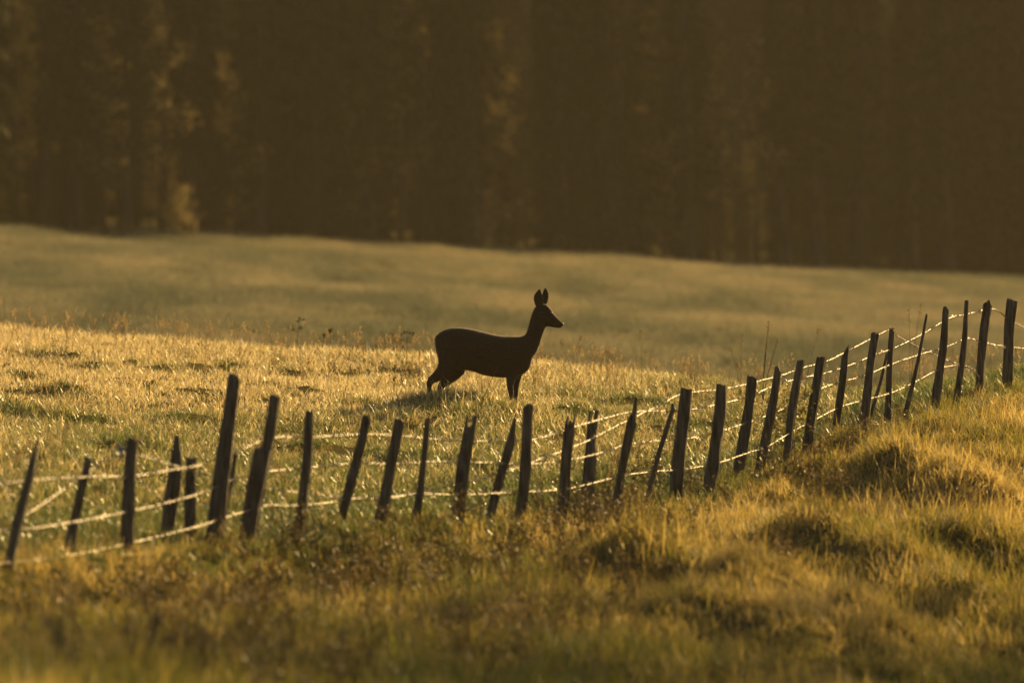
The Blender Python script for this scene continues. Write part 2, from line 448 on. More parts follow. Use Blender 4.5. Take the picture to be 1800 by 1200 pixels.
for sp, sl in SPECIAL:
    q, o = min(FRONT, key=lambda t: abs(t[0] - sp)); o['label'] = sl; FRONT.remove((q, o))
SAP = [broadleaf(31, 4.6, .9, 800, .5, M_LEAF, .10), broadleaf(32, 6.8, 1.0, 1000, 1.6, M_LEAF, .10, 22), broadleaf(33, 1.7, .75, 700, .15, M_LEAF, .085)]
SAPS = [  # px, kind, scale, label
    (32, 1, 1.0, 'thin golden-leaved sapling at the far left end of the wood'),
    (182, 1, .95, 'slender leafy sapling between two dark columns near the left end of the wood'),
    (283, 1, 1.1, 'tallest golden-leaved sapling, catching light at the left of the wood'),
    (312, 2, .9, 'low pale bush at the foot of the tallest golden sapling'),
    (412, 0, 1.0, 'short light-flecked sapling right of the wide dark gap in the left wood'),
    (618, 0, 1.1, 'faint leafy sapling left of the sunlit upper branches in the wood'),
    (705, 1, 1.25, 'high sapling whose upper leaves catch the sun left of the deer'),
    (866, 2, 1.1, 'small pale bush at the wood edge above the middle of the deer'),
    (925, 0, .95, 'light-flecked sapling at the wood edge above the ears of the deer'),
    (1168, 0, .9, 'thin speckled sapling at the wood edge right of the deer'),
    (1268, 2, 1.25, 'broad pale bush at the foot of the wood above the fence'),
    (1262, 1, 1.05, 'tall speckled sapling rising behind the broad pale bush'),
    (1330, 1, 1.15, 'slender sapling with pale high leaves right of the broad pale bush')]
for i, (px, k, sc, lab) in enumerate(SAPS):
    D = float(edge_D(px)) + (-1.8 if k == 2 else trng.uniform(-1.2, .2))
    x = (px - 900) / F * D
    plant_tree('pale_bush' if k == 2 else 'leafy_sapling', SAP[k], (x, D, gz(x, D) - .05), trng.uniform(0, 6.28), sc, lab, 'bush' if k == 2 else 'tree', 'young broadleaf growth along the wood edge')

SHADE_TREE = broadleaf(61, 12.5, 4.2, 1800, 1.2, M_SHRUB, .34, 46)  # trees added out of view on the right to throw shade over the foreground
for (hx, hy, hs, hr, hl) in ((16.2, 74.5, 1.42, .3, 'rounded unseen tree added right of the bank to shade the foreground'), (21.5, 73.0, .95, 2.1, 'outer unseen tree added farther to the right of the bank for shade'), (12.9, 66.5, .62, 4.0, 'smallest unseen tree added for shade, nearest to the bank')):
    plant_tree('unseen_shade_tree', SHADE_TREE, (hx, hy, gz(hx, hy) - .1), hr, hs, hl, 'tree', 'unseen trees added beside the bank for shade')

# ------------------------------------------------------------------ instanced growth (uncountable)
def gn_scatter(name, pts, rot, scl, idx, tone, sources, label):
    me = bpy.data.meshes.new(name)
    me.vertices.add(len(pts))
    me.vertices.foreach_set('co', np.asarray(pts, np.float32).ravel())
    a = me.attributes.new('rot', 'FLOAT_VECTOR', 'POINT'); a.data.foreach_set('vector', np.asarray(rot, np.float32).ravel())
    a = me.attributes.new('scl', 'FLOAT_VECTOR', 'POINT'); a.data.foreach_set('vector', np.asarray(scl, np.float32).ravel())
    a = me.attributes.new('pick', 'INT', 'POINT'); a.data.foreach_set('value', np.asarray(idx, np.int32).ravel())
    a = me.attributes.new('tone', 'FLOAT', 'POINT'); a.data.foreach_set('value', np.asarray(tone, np.float32).ravel())
    me.update()
    o = bpy.data.objects.new(name, me); COL.objects.link(o)
    src = bpy.data.collections.new(name + '_sources')
    for s in sources: src.objects.link(s)
    ng = bpy.data.node_groups.new(name, 'GeometryNodeTree')
    ng.interface.new_socket('Geometry', in_out='INPUT', socket_type='NodeSocketGeometry')
    ng.interface.new_socket('Geometry', in_out='OUTPUT', socket_type='NodeSocketGeometry')
    N = ng.nodes; L = ng.links
    gi = N.new('NodeGroupInput'); go = N.new('NodeGroupOutput')
    ci = N.new('GeometryNodeCollectionInfo'); ci.inputs['Collection'].default_value = src
    ci.inputs['Separate Children'].default_value = True; ci.inputs['Reset Children'].default_value = True
    ip = N.new('GeometryNodeInstanceOnPoints'); ip.inputs['Pick Instance'].default_value = True
    def attr(nm, t):
        q = N.new('GeometryNodeInputNamedAttribute'); q.data_type = t; q.inputs['Name'].default_value = nm
        return [s for s in q.outputs if s.enabled and s.name == 'Attribute'][0]
    L.new(gi.outputs[0], ip.inputs['Points']); L.new(ci.outputs[0], ip.inputs['Instance'])
    L.new(attr('pick', 'INT'), ip.inputs['Instance Index'])
    L.new(attr('rot', 'FLOAT_VECTOR'), ip.inputs['Rotation'])
    L.new(attr('scl', 'FLOAT_VECTOR'), ip.inputs['Scale'])
    L.new(ip.outputs[0], go.inputs[0])
    md = o.modifiers.new('scatter', 'NODES'); md.node_group = ng
    tag(o, label, None, None, 'stuff')
    return o

def clump(name, seed, n, rad, h0, h1, width, lean, mat, seg=3, curl=1.0):
    rng = np.random.RandomState(seed)
    V, Fc = [], []
    for k in range(n):
        a = rng.uniform(0, 6.28); r = rad * math.sqrt(rng.rand())
        p = Vector((r * math.cos(a), r * math.sin(a), -0.02))
        h = rng.uniform(h0, h1); az = rng.uniform(0, 6.28); ln = lean * rng.uniform(.2, 1.3)
        d = Vector((math.cos(az), math.sin(az), 0)); s = Vector((-d.y, d.x, 0))
        tw = rng.uniform(-1, 1); s = (s * math.cos(tw) + d * math.sin(tw))
        wd = width * rng.uniform(.65, 1.35)
        b = len(V)
        for i in range(seg):
            q = i / seg
            c = p + d * (ln * h * q ** (1.4 + curl * .6)) + Vector((0, 0, h * q * (1 - .25 * ln * q)))
            ww = wd * .5 * (1 - .55 * q)
            V += [c - s * ww, c + s * ww]
        c = p + d * (ln * h) + Vector((0, 0, h * (1 - .25 * ln)))
        V.append(c)
        for i in range(seg - 1):
            Fc.append((b + 2 * i, b + 2 * i + 1, b + 2 * i + 3, b + 2 * i + 2))
        Fc.append((b + 2 * seg - 2, b + 2 * seg - 1, b + 2 * seg))
    return mesh_obj(name, V, Fc, mat, link=False, smooth=False)

def stalk_clump(name, seed, n, rad, h0, h1, mat, head=0.05, hr=0.006):
    """thin flowering stems with a loose seed head"""
    rng = np.random.RandomState(seed)
    V, Fc = [], []
    for k in range(n):
        a = rng.uniform(0, 6.28); r = rad * math.sqrt(rng.rand())
        p = Vector((r * math.cos(a), r * math.sin(a), -.02)); h = rng.uniform(h0, h1)
        az = rng.uniform(0, 6.28); d = Vector((math.cos(az), math.sin(az), 0)) * h * rng.uniform(.02, .3)
        pts = [p + d * q * q + Vector((0, 0, h * q)) for q in (0, .4, .75, 1)]
        tube(pts, [.0022, .0018, .0014, .001], 3, V, Fc, cap=False)
        for s in range(9):
            q = rng.uniform(0, 1); c = pts[2].lerp(pts[3], q)
            leaf_quad(V, Fc, c, Vector(rng.normal(0, .6, 3)) + Vector((0, 0, 1)), Vector(rng.normal(0, 1, 3)), head * rng.uniform(.4, 1), hr * 1.6)
    return mesh_obj(name, V, Fc, mat, link=False, smooth=False)

def weed_clump(name, seed, n, rad, h0, h1, mat):
    """dry brown branching weeds"""
    rng = np.random.RandomState(seed)
    V, Fc = [], []
    for k in range(n):
        a = rng.uniform(0, 6.28); r = rad * math.sqrt(rng.rand())
        p = Vector((r * math.cos(a), r * math.sin(a), -.02)); h = rng.uniform(h0, h1)
        az = rng.uniform(0, 6.28); d = Vector((math.cos(az), math.sin(az), 0)) * h * rng.uniform(.05, .35)
        pts = [p + d * q + Vector((0, 0, h * q)) for q in (0, .35, .7, 1)]
        tube(pts, [.004, .0035, .0025, .0012], 3, V, Fc, cap=False)
        for b in range(5):
            q = rng.uniform(.25, .95) * 3; i = min(int(q), 2); c = pts[i].lerp(pts[i + 1], q - i)
            e = c + Vector((rng.normal(0, .06), rng.normal(0, .06), rng.uniform(.04, .14)))
            tube([c, e], [.002, .001], 3, V, Fc, cap=False)
            for s in range(5):
                leaf_quad(V, Fc, c.lerp(e, rng.uniform(.2, 1.1)), Vector(rng.normal(0, 1, 3)), Vector(rng.normal(0, 1, 3)), rng.uniform(.015, .045), rng.uniform(.008, .018))
    return mesh_obj(name, V, Fc, mat, link=False, smooth=False)

def scatter_xy(rng, D0, D1, dens, pl=-230, pr=2150):
    """random ground points in the strip the lens can see, even in area"""
    out = []
    for d in np.arange(D0, D1, 1.0):
        d2 = min(d + 1.0, D1)
        xa = (pl - 900) / F * d; xb = (pr - 900) / F * d
        n = rng.poisson(dens * (xb - xa) * (d2 - d))
        out.append(np.stack([rng.uniform(xa, xb, n), rng.uniform(d, d2, n)], 1))
    return np.concatenate(out)

def rot3(rng, n, tilt=0.12):
    return np.stack([rng.normal(0, tilt, n), rng.normal(0, tilt, n), rng.uniform(0, 6.283, n)], 1)

# near meadow --------------------------------------------------------
g = np.random.RandomState(5)
xy = scatter_xy(g, 55, 101, 95)
legs = np.concatenate([np.stack([g.normal((a - 900) / F * 79.5, .20, m), g.normal(d, .26, m)], 1) for a, d, m in ((755, 79.45, 150), (800, 79.4, 130), (903, 79.55, 90))])
xy = np.concatenate([xy, legs]); leg = np.arange(len(xy)) >= len(xy) - len(legs)
px = 900 + xy[:, 0] * F / xy[:, 1]
fd = fence_D(px)
keep = (xy[:, 1] > fd - 0.6 + g.normal(0, .5, len(xy))) & (noise2(xy[:, 0] * 4.5, xy[:, 1] * 1.5, 55) + .6 * noise2(xy[:, 0] * 9, xy[:, 1] * 3, 56) > g.normal(-.22, .12, len(xy)))
keep |= leg
leg = leg[keep]; xy = xy[keep]; px = px[keep]; fd = fd[keep]
hn = fbm(xy[:, 0] * .7, xy[:, 1] * .35, 50, 4)
tall = np.clip(.5 + 1.3 * hn, 0.05, 1.2)
beyond = xy[:, 1] - fd
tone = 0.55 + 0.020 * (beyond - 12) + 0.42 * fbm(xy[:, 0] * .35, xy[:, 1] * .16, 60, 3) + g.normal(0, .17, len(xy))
for (mx, my, mh, mw, f1, f2) in HUMPS[:23]: tone = tone - .55 * np.exp(-((xy[:, 0] - mx) / (mw * .9)) ** 2 - ((xy[:, 1] - my + .1) / .4) ** 2)  # shade on the hump fronts is put into the tuft colour
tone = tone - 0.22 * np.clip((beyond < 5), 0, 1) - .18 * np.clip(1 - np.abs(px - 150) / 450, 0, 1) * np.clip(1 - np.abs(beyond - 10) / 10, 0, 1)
s = 0.70 + .60 * tall + .2 * np.clip(1 - np.abs(beyond) / 3, 0, 1)
s = s + .3 * g.rand(len(xy)) ** 4 + leg * np.where(px > 860, .35, .75)
MEADOW = [clump('grass_clump_a', 1, 15, .10, .05, .13, .009, .9, M_GRASS), clump('grass_clump_b', 2, 14, .11, .05, .11, .011, 1.2, M_GRASS), clump('grass_clump_c', 3, 13, .09, .07, .16, .008, .7, M_GRASS)]
n = len(xy)
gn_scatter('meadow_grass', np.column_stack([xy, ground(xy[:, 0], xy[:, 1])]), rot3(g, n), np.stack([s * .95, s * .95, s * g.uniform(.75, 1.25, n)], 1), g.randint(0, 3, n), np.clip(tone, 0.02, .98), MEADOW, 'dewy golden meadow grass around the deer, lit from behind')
print('meadow', n)

# bank and foreground --------------------------------------------------
g = np.random.RandomState(6)
xy = scatter_xy(g, 34, 90, 112)
px = 900 + xy[:, 0] * F / xy[:, 1]
fd = fence_D(px)
keep = (xy[:, 1] < fd + 0.8 + g.normal(0, .5, len(xy)))
xy = xy[keep]; px = px[keep]; fd = fd[keep]
hn = fbm(xy[:, 0] * .9, xy[:, 1] * .45, 70, 4)
below = fd - xy[:, 1]
right = np.clip((px - 700) / 700, 0, 1)
tone = 0.38 + .17 * right * np.clip((below - 2) / 6, 0, 1) + 0.75 * fbm(xy[:, 0] * .6, xy[:, 1] * .28, 80, 4) + g.normal(0, .11, len(xy))
s = np.clip(1.0 + .8 * hn, .6, 1.6) * (1.05 - .22 * right) * (1 - (.58 - .30 * right) * np.exp(-((below - 1.5) / 3.4) ** 2)) + .5 * g.rand(len(xy)) ** 5
BANK = [clump('tuft_a', 11, 18, .11, .08, .17, .0068, .9, M_BANK), clump('tuft_b', 12, 18, .12, .06, .15, .008, 1.3, M_BANK), clump('tuft_c', 13, 14, .09, .10, .25, .0065, .7, M_BANK)]
n = len(xy)
gn_scatter('bank_grass', np.column_stack([xy, ground(xy[:, 0], xy[:, 1])]), rot3(g, n, .16), np.stack([s, s, s * g.uniform(.7, 1.2, n)], 1), g.randint(0, 3, n), np.clip(tone, .02, .98), BANK, 'tall rough green and straw grass on the bank before the fence')
print('bank', n)

# far meadow -------------------------------------------------------------
g = np.random.RandomState(8)
xy = scatter_xy(g, 101, 296, 7.5, -260, 2100)
px = 900 + xy[:, 0] * F / xy[:, 1]
keep = xy[:, 1] < edge_D(px) + 3
xy = xy[keep]; px = px[keep]
tone = 0.40 + 0.42 * fbm(xy[:, 0] * .16, xy[:, 1] * .075, 90, 3) + .62 * fbm(xy[:, 0] * .55, xy[:, 1] * .10, 92, 4) + g.normal(0, .10, len(xy))
FARG = [clump('sward_a', 21, 44, .34, .09, .20, .016, .8, M_FAR, seg=2), clump('sward_b', 22, 44, .34, .08, .24, .016, 1.0, M_FAR, seg=2)]
n = len(xy)
s = np.clip(1.0 + .6 * fbm(xy[:, 0] * .3, xy[:, 1] * .15, 95, 3), .5, 1.6)
gn_scatter('far_meadow_grass', np.column_stack([xy, ground(xy[:, 0], xy[:, 1])]), rot3(g, n, .1), np.stack([s, s, s * g.uniform(.8, 1.2, n)], 1), g.randint(0, 2, n), np.clip(tone, .02, .98), FARG, 'hazy pasture grass in the dip between the deer and the wood')
print('far', n)

# seed stalks and dry weeds --------------------------------------------------
g = np.random.RandomState(9)
xy = np.concatenate([scatter_xy(g, 60, 99, 1.1), scatter_xy(g, 86, 98, 1.3)])
px = 900 + xy[:, 0] * F / xy[:, 1]
keep = (xy[:, 1] > fence_D(px) + 1) & ~((np.abs(px - 850) < 120) & (xy[:, 1] < 80.6) & (xy[:, 1] > 73))
xy = xy[keep]; n = len(xy)
STK = [stalk_clump('stalk_a', 31, 3, .14, .22, .42, M_STALK), stalk_clump('stalk_b', 32, 2, .12, .25, .48, M_STALK, .035, .009)]
gn_scatter('seeding_grass', np.column_stack([xy, ground(xy[:, 0], xy[:, 1])]), rot3(g, n, .15), np.ones((n, 3)) * g.uniform(.7, 1.1, n)[:, None], g.randint(0, 2, n), np.clip(g.normal(.6, .2, n), 0, 1), STK, 'thin seeding grass stems standing above the meadow')

g = np.random.RandomState(10)
xy = scatter_xy(g, 42, 80, 15)
px = 900 + xy[:, 0] * F / xy[:, 1]
bl = fence_D(px) - xy[:, 1]
wgt = np.zeros(len(xy))
for (c, wdt, b0, bw, a) in ((540, 150, 4.2, 2.8, .9), (1060, 120, 2.5, 3.2, .9), (250, 160, 3.6, 2.0, .4), (800, 150, 4.2, 2.2, .4), (1400, 120, 3, 2.5, .3), (600, 600, 10, 5, .42)):
    wgt = np.maximum(wgt, .72 * a * np.exp(-((px - c) / wdt) ** 2 - ((bl - b0) / bw) ** 2))
keep = g.rand(len(xy)) < wgt
xy = xy[keep]; n = len(xy)
WEED = [weed_clump('weed_a', 41, 4, .10, .14, .36, M_WEED), weed_clump('weed_b', 42, 4, .12, .12, .30, M_WEED)]
gn_scatter('dry_weeds', np.column_stack([xy, ground(xy[:, 0], xy[:, 1])]), rot3(g, n, .2), np.ones((n, 3)) * g.uniform(.8, 1.25, n)[:, None], g.randint(0, 2, n), np.clip(g.normal(.5, .25, n), 0, 1), WEED, 'rusty dry weeds tangled in the grass below the fence')

# deep wood behind the rows ---------------------------------------------------
g = np.random.RandomState(12)
pts = []
for k in range(520):
    q = g.uniform(-2400, 2350); D = float(edge_D(q)) + g.uniform(50, 105)
    pts.append(((q - 900) / F * D, D))
for q in np.arange(-330, 2200, 34):
    for off in (52, 58, 64, 70):
        qq = q + g.uniform(-20, 20); D = float(edge_D(qq)) + off + g.uniform(-2, 2); pts.append(((qq - 900) / F * D, D))
big = len(pts)
for q in np.arange(-330, 2200, 15):        # young conifers closing the view under the crowns
    if any(abs(q - gp) < gw * 1.1 for gp, gw in GAPS): continue
    qq = q + g.uniform(-7, 7); D = float(edge_D(qq)) + g.uniform(3, 13); pts.append(((qq - 900) / F * D, D))
xy = np.array(pts); n = len(xy)
small = np.where(np.arange(n) < big, 1.0, .27)
src = []
for i in (0, 2, 4):
    V = [v.co.copy() for v in CON[i][1].vertices]; Fc = [tuple(p.vertices) for p in CON[i][1].polygons]
    b = len(V); nt_ = len(Fc)
    V += [v.co.copy() for v in CON[i][0].vertices]; Fc += [tuple(b + q for q in p.vertices) for p in CON[i][0].polygons]
    o = mesh_obj('deep_conifer', V, Fc, M_NEEDLE, link=False, smooth=False)
    o.data.materials.append(M_BARK)
    mi = [0] * nt_ + [1] * (len(Fc) - nt_); o.data.polygons.foreach_set('material_index', mi)
    src.append(o)
gn_scatter('forest', np.column_stack([xy, ground(xy[:, 0], xy[:, 1]) - .1]), np.stack([np.zeros(n), np.zeros(n), g.uniform(0, 6.28, n)], 1), np.ones((n, 3)) * (g.uniform(.62, .82, n) * small)[:, None] * np.array([[1.5, 1.5, 1.0]]), g.randint(0, 3, n), np.ones(n) * .4, src, 'unlit depth of the dark conifer wood behind its front rows')

# undergrowth in the lane behind the front rows, where the low sun comes down
g = np.random.RandomState(14)
pts = []
for k in range(110):
    q = g.uniform(-300, 2300); D = float(edge_D(q)) + g.uniform(13, 34); pts.append(((q - 900) / F * D, D))
xy = np.array(pts); n = len(xy)
src = []
for (t, c) in (SAP[0], SAP[1], SAP[2]):
    V = [v.co.copy() for v in c.vertices]; Fc = [tuple(p.vertices) for p in c.polygons]
    b = len(V); m0 = len(Fc)
    V += [v.co.copy() for v in t.vertices]; Fc += [tuple(b + q for q in p.vertices) for p in t.polygons]
    o = mesh_obj('undergrowth_bush', V, Fc, M_UNDER, link=False, smooth=False); o.data.materials.append(M_BARK)
    o.data.polygons.foreach_set('material_index', [0] * m0 + [1] * (len(Fc) - m0)); src.append(o)
gn_scatter('undergrowth', np.column_stack([xy, ground(xy[:, 0], xy[:, 1]) - .1]), np.stack([np.zeros(n), np.zeros(n), g.uniform(0, 6.28, n)], 1), np.ones((n, 3)) * g.uniform(.7, 1.25, n)[:, None], g.randint(0, 3, n), np.ones(n) * .4, src, 'sunlit leafy undergrowth glimpsed between the dark front trees')

# ------------------------------------------------------------------ fence
# foot px, foot row, top px, top row, foot width, top width, kind of top, distance offset, part label
POSTS = [
    (15, 1005, 65, 771, 23, 9, 'point', 0, 'thin pointed stake leaning right at the far left of the fence'),
    (125, 955, 152, 805, 23, 14, 'flat', .3, None),
    (219, 955, 235, 772, 28, 23, 'flat', 0, 'stout flat-topped post carrying the pale insulator'),
    (297, 905, 311, 765, 23, 16, 'point', 1.6, 'greyish pointed stake set behind the wires'),
    (331, 930, 340, 805, 25, 21, 'flat', .8, None),
    (381, 940, 410, 655, 36, 23, 'round', 0, 'tallest thick post standing well above the others'),
    (402, 875, 411, 800, 11, 8, 'flat', .9, 'thin short stake tucked behind the tallest post'),
    (440, 935, 475, 695, 36, 20, 'step', 0, 'tall thick post with a stepped shoulder'),
    (526, 928, 545, 724, 23, 16, 'flat', 0, None),
    (604, 912, 643, 728, 21, 16, 'round', 0, None),
    (659, 940, 706, 739, 23, 19, 'flat', 0, None),
    (727, 930, 755, 732, 18, 10, 'round', 0, None),
    (804, 917, 830, 729, 23, 25, 'fork', 0, 'post with a deep forked top'),
    (863, 912, 905, 735, 17, 11, 'point', .2, None),
    (912, 922, 932, 709, 23, 18, 'round', 0, 'round-topped post just below the front legs of the deer'),
    (983, 910, 1007, 724, 23, 19, 'ragged', 0, 'post with a splintered two-pronged top'),
    (1029, 892, 1045, 720, 23, 22, 'fork', .5, None),
    (1082, 900, 1118, 698, 18, 8, 'spike', 0, 'knotty post ending in a thin spike'),
    (1143, 865, 1183, 708, 11, 8, 'round', 0, 'thin stake leaning against the stout square post'),
    (1189, 872, 1204, 683, 26, 22, 'flat', 0, 'stout straight square-topped post'),
    (1245, 876, 1270, 677, 26, 21, 'flat', 0, None),
    (1298, 840, 1321, 663, 20, 18, 'flat', .2, None),
    (1339, 825, 1366, 643, 22, 12, 'round', 0, None),
    (1385, 790, 1407, 634, 18, 14, 'flat', 0, None),
    (1421, 795, 1442, 624, 22, 17, 'notch', 0, None),
    (1470, 768, 1486, 594, 15, 11, 'slant', 0, 'narrow post with a slanting pointed top'),
    (1514, 752, 1541, 586, 19, 14, 'flat', 0, None),
    (1560, 716, 1571, 572, 16, 10, 'notch', 0, None),
    (1541, 690, 1558, 622, 6, 5, 'flat', .4, 'thin broken stick leaning between two posts'),
    (1595, 714, 1629, 551, 11, 5, 'round', 0, 'thinnest pointed stake leaning right'),
    (1645, 712, 1662, 538, 18, 12, 'notch', 0, None),
    (1684, 684, 1701, 529, 14, 8, 'flat', 0, None),
    (1722, 664, 1739, 527, 18, 16, 'notch', 0, None),
    (1769, 668, 1780, 525, 20, 18, 'notch', 0, 'broad ragged post at the right end of the fence'),
]
fence = empty('barbed_wire_fence', P(900, 925, 64.8))
tag(fence, 'old barbed wire fence of leaning rough wooden posts climbing the bank to the right', 'fence')
fence_inv = Matrix.Translation(-fence.location)
prng = np.random.RandomState(77)

def ring_profile(prng, n=14):
    """an uneven split-wood outline, shared up the post"""
    a = np.linspace(0, 2 * math.pi, n, endpoint=False)
    sq = 1.0 / np.maximum(np.abs(np.cos(a + prng.uniform(0, 1.5))), np.abs(np.sin(a + prng.uniform(0, 1.5))))
    r = .80 + .13 * (np.clip(sq, 1, 1.35) - 1) / .35 + prng.uniform(-.10, .10, n)
    r /= np.abs(r * np.cos(a)).max()
    return a, r

def make_post(fx, fy, tx, ty, w0, w1, kind, doff, label):
    D = float(fence_D(fx)) + doff
    foot = P(fx, fy, D); top = P(tx, ty, D)
    up = top - foot
    lean_y = prng.uniform(-.05, .05)
    zg = gz(foot.x, foot.y)
    # run the axis down into the soil
    t0 = (zg - .25 - foot.z) / up.z
    base = foot + up * min(t0, -.05)
    r0 = w0 * .5 / F * D; r1 = w1 * .5 / F * D
    a, r = ring_profile(prng)
    n = len(a)
    V, Fc = [], []
    L = (top - base).length
    m = 11
    ax = (top - base).normalized()
    s = Vector((1, 0, 0)); s = (s - ax * s.dot(ax)).normalized(); f = s.cross(ax)
    wob = prng.uniform(0, 6.28)
    end = {'flat': 1, 'round': .965, 'point': .80, 'step': 1, 'fork': .85, 'ragged': .88, 'spike': .84, 'notch': .965, 'slant': .90}[kind]
    def radius(q):
        rr = r0 + (r1 - r0) * q
        if kind == 'point': rr = r0 + (r1 * 1.6 - r0) * q
        if kind == 'spike': rr = r0 * (1 + .12 * math.sin(q * 9)) * (1 - .12 * q)
        if kind == 'step': rr = (r0 * .94 if q < .72 else r1)
        if kind == 'fork': rr *= 1 + .10 * math.sin(q * 5.5)
        return rr * (1 + .035 * math.sin(q * 7 + wob))
    qs = list(np.linspace(0, end, m))
    if kind == 'step': qs = sorted(qs + [.715, .725])
    tilt = prng.uniform(-.25, .25)
    for i, q in enumerate(qs):
        c = base.lerp(top, q) + s * (.012 * math.sin(q * 5 + wob)) + Vector((0, lean_y * q, 0))
        if kind == 'step' and q > .72: c = c + s * (r0 * .94 - r1) * .9
        c = c + s * (r0 * .16 * float(noise2(q * 5 + wob * 7, 3.3, 5)))
        rr = radius(q) * (1 + .22 * float(noise2(q * 7 + wob * 11, 1.7, 6)))
        for k in range(n):
            jit = 1 + prng.uniform(-.035, .035)
            v = c + (s * math.cos(a[k]) + f * math.sin(a[k]) * .9) * r[k] * rr * jit
            if i == len(qs) - 1 and kind in ('flat', 'step', 'notch', 'slant'):
                v += ax * (tilt * r[k] * rr * math.cos(a[k]) + prng.uniform(-.008, .014))
                if kind == 'slant': v += ax * rr * 1.9 * math.cos(a[k])
                if kind == 'notch': v += ax * prng.uniform(-.012, .035)
            V.append(v)
    for i in range(len(qs) - 1):
        for k in range(n):
            p = i * n + k; o = i * n + (k + 1) % n
            Fc.append((p, o, o + n, p + n))
    last = (len(qs) - 1) * n
    Fc.append(tuple(range(n))[::-1])
    endc = base.lerp(top, end) + s * (.012 * math.sin(end * 5 + wob)) + Vector((0, lean_y * end, 0))
    rend = radius(end)
    def cone(c0, c1, ra, rb):
        tube([c0 - ax * .05, c0, c0.lerp(c1, .5), c1], [ra, ra, (ra * .55 + rb * .45), rb], 8, V, Fc, jag=.2, rng=prng)
    if kind in ('point', 'round'):
        b = len(V)
        steps = 4
        tip = top + Vector((0, lean_y, 0))
        prev = last
        for j in range(1, steps + 1):
            q = j / steps
            c = endc.lerp(tip, q if kind == 'point' else math.sin(q * 1.57))
            rr = rend * ((1 - q) * .9 + .1 if kind == 'point' else max(math.cos(q * 1.5), .12)) if kind == 'round' or True else 0
            if kind == 'point': rr = rend + (r1 * .5 - rend) * q
            nb = len(V)
            for k in range(n):
                V.append(c + (s * math.cos(a[k]) + f * math.sin(a[k]) * .9) * r[k] * rr)
            for k in range(n):
                Fc.append((prev + k, prev + (k + 1) % n, nb + (k + 1) % n, nb + k))
            prev = nb
        Fc.append(tuple(prev + k for k in range(n)))
    else:
        Fc.append(tuple(last + k for k in range(n)))
        h = (top - base).length * (1 - end)
        if kind == 'fork':
            cone(endc + s * rend * .48, endc + s * rend * .62 + ax * h * 1.0, rend * .50, rend * .34)
            cone(endc - s * rend * .58, endc - s * rend * .62 + ax * h * .92, rend * .40, rend * .20)
            cone(endc - s * rend * .05, endc + ax * h * .45, rend * .55, rend * .35)
        if kind == 'ragged':
            cone(endc + s * rend * .62, endc + s * rend * .78 + ax * h * 1.05, rend * .34, rend * .12)
            cone(endc - s * rend * .60, endc - s * rend * .55 + ax * h * .75, rend * .36, rend * .12)
            cone(endc, endc + s * rend * .1 + ax * h * .5, rend * .45, rend * .2)
        if kind == 'spike':
            cone(endc + s * rend * .3, top + Vector((0, lean_y, 0)), rend * .55, r1 * .6)
            cone(endc - s * rend * .35, endc - s * rend * .2 + ax * h * .3, rend * .5, rend * .3)
    V = [v - fence.location for v in V]
    o = mesh_obj('post', V, Fc, M_WOOD, fence, smooth=True)
    o.data.polygons.foreach_set('use_smooth', [False] * len(o.data.polygons))
    if label: o['label'] = label
    return o
for p in POSTS: make_post(*p)

WIRES = [
 ('wire', 'top strand of barbed wire', -.085, [(-60, 852), (0, 849), (34, 846), (90, 841), (150, 838), (235, 836), (300, 826), (350, 817), (403, 798), (475, 770), (540, 768), (635, 763), (700, 765), (755, 771), (830, 775), (905, 774), (940, 772), (1000, 753), (1055, 737), (1110, 724), (1180, 722), (1213, 720), (1265, 710), (1320, 696), (1350, 682), (1400, 666), (1445, 657), (1487, 644), (1542, 622), (1575, 610), (1625, 585), (1667, 560), (1700, 552), (1747, 543), (1772, 560), (1800, 575), (1860, 600)]),
 ('wire', 'middle strand of barbed wire', -.09, [(-60, 940), (0, 932), (75, 926), (225, 899), (325, 875), (368, 860), (407, 843), (437, 836), (463, 829), (527, 823), (597, 816), (631, 813), (698, 815), (751, 811), (805, 811), (855, 813), (930, 815), (985, 811), (1017, 805), (1055, 796), (1107, 780), (1162, 774), (1205, 771), (1250, 762), (1300, 747), (1362, 725), (1402, 704), (1445, 682), (1475, 672), (1520, 660), (1567, 640), (1620, 622), (1662, 610), (1700, 595), (1725, 601), (1775, 610), (1800, 612), (1860, 616)]),
 ('wire', 'lowest strand of barbed wire', -.095, [(-60, 996), (0, 990), (87, 981), (170, 967), (255, 948), (340, 927), (390, 911), (445, 894), (471, 888), (517, 888), (570, 884), (618, 876), (676, 876), (735, 868), (805, 869), (885, 866), (980, 861), (1030, 852), (1092, 836), (1145, 829), (1205, 824), (1260, 814), (1320, 794), (1350, 784), (1395, 757), (1437, 735), (1480, 714), (1512, 705), (1567, 690), (1607, 672), (1655, 647), (1692, 642), (1712, 650), (1725, 668)]),
 ('wire', 'slack strand behind the posts, dipping low in the middle', .11, [(41, 907), (82, 880), (140, 840), (205, 797), (250, 801), (292, 814), (352, 831), (372, 837), (415, 846), (471, 858), (517, 865), (570, 872), (650, 876), (742, 865), (795, 852), (870, 834), (912, 821), (940, 810), (985, 794), (1030, 776), (1067, 757), (1115, 733), (1160, 712), (1190, 695), (1217, 689), (1260, 685), (1305, 677), (1332, 670), (1375, 659), (1415, 645), (1455, 634), (1495, 614), (1530, 596), (1567, 578), (1576, 589), (1600, 602), (1630, 617), (1642, 622), (1660, 631), (1677, 637), (1705, 650), (1722, 668)]),
]
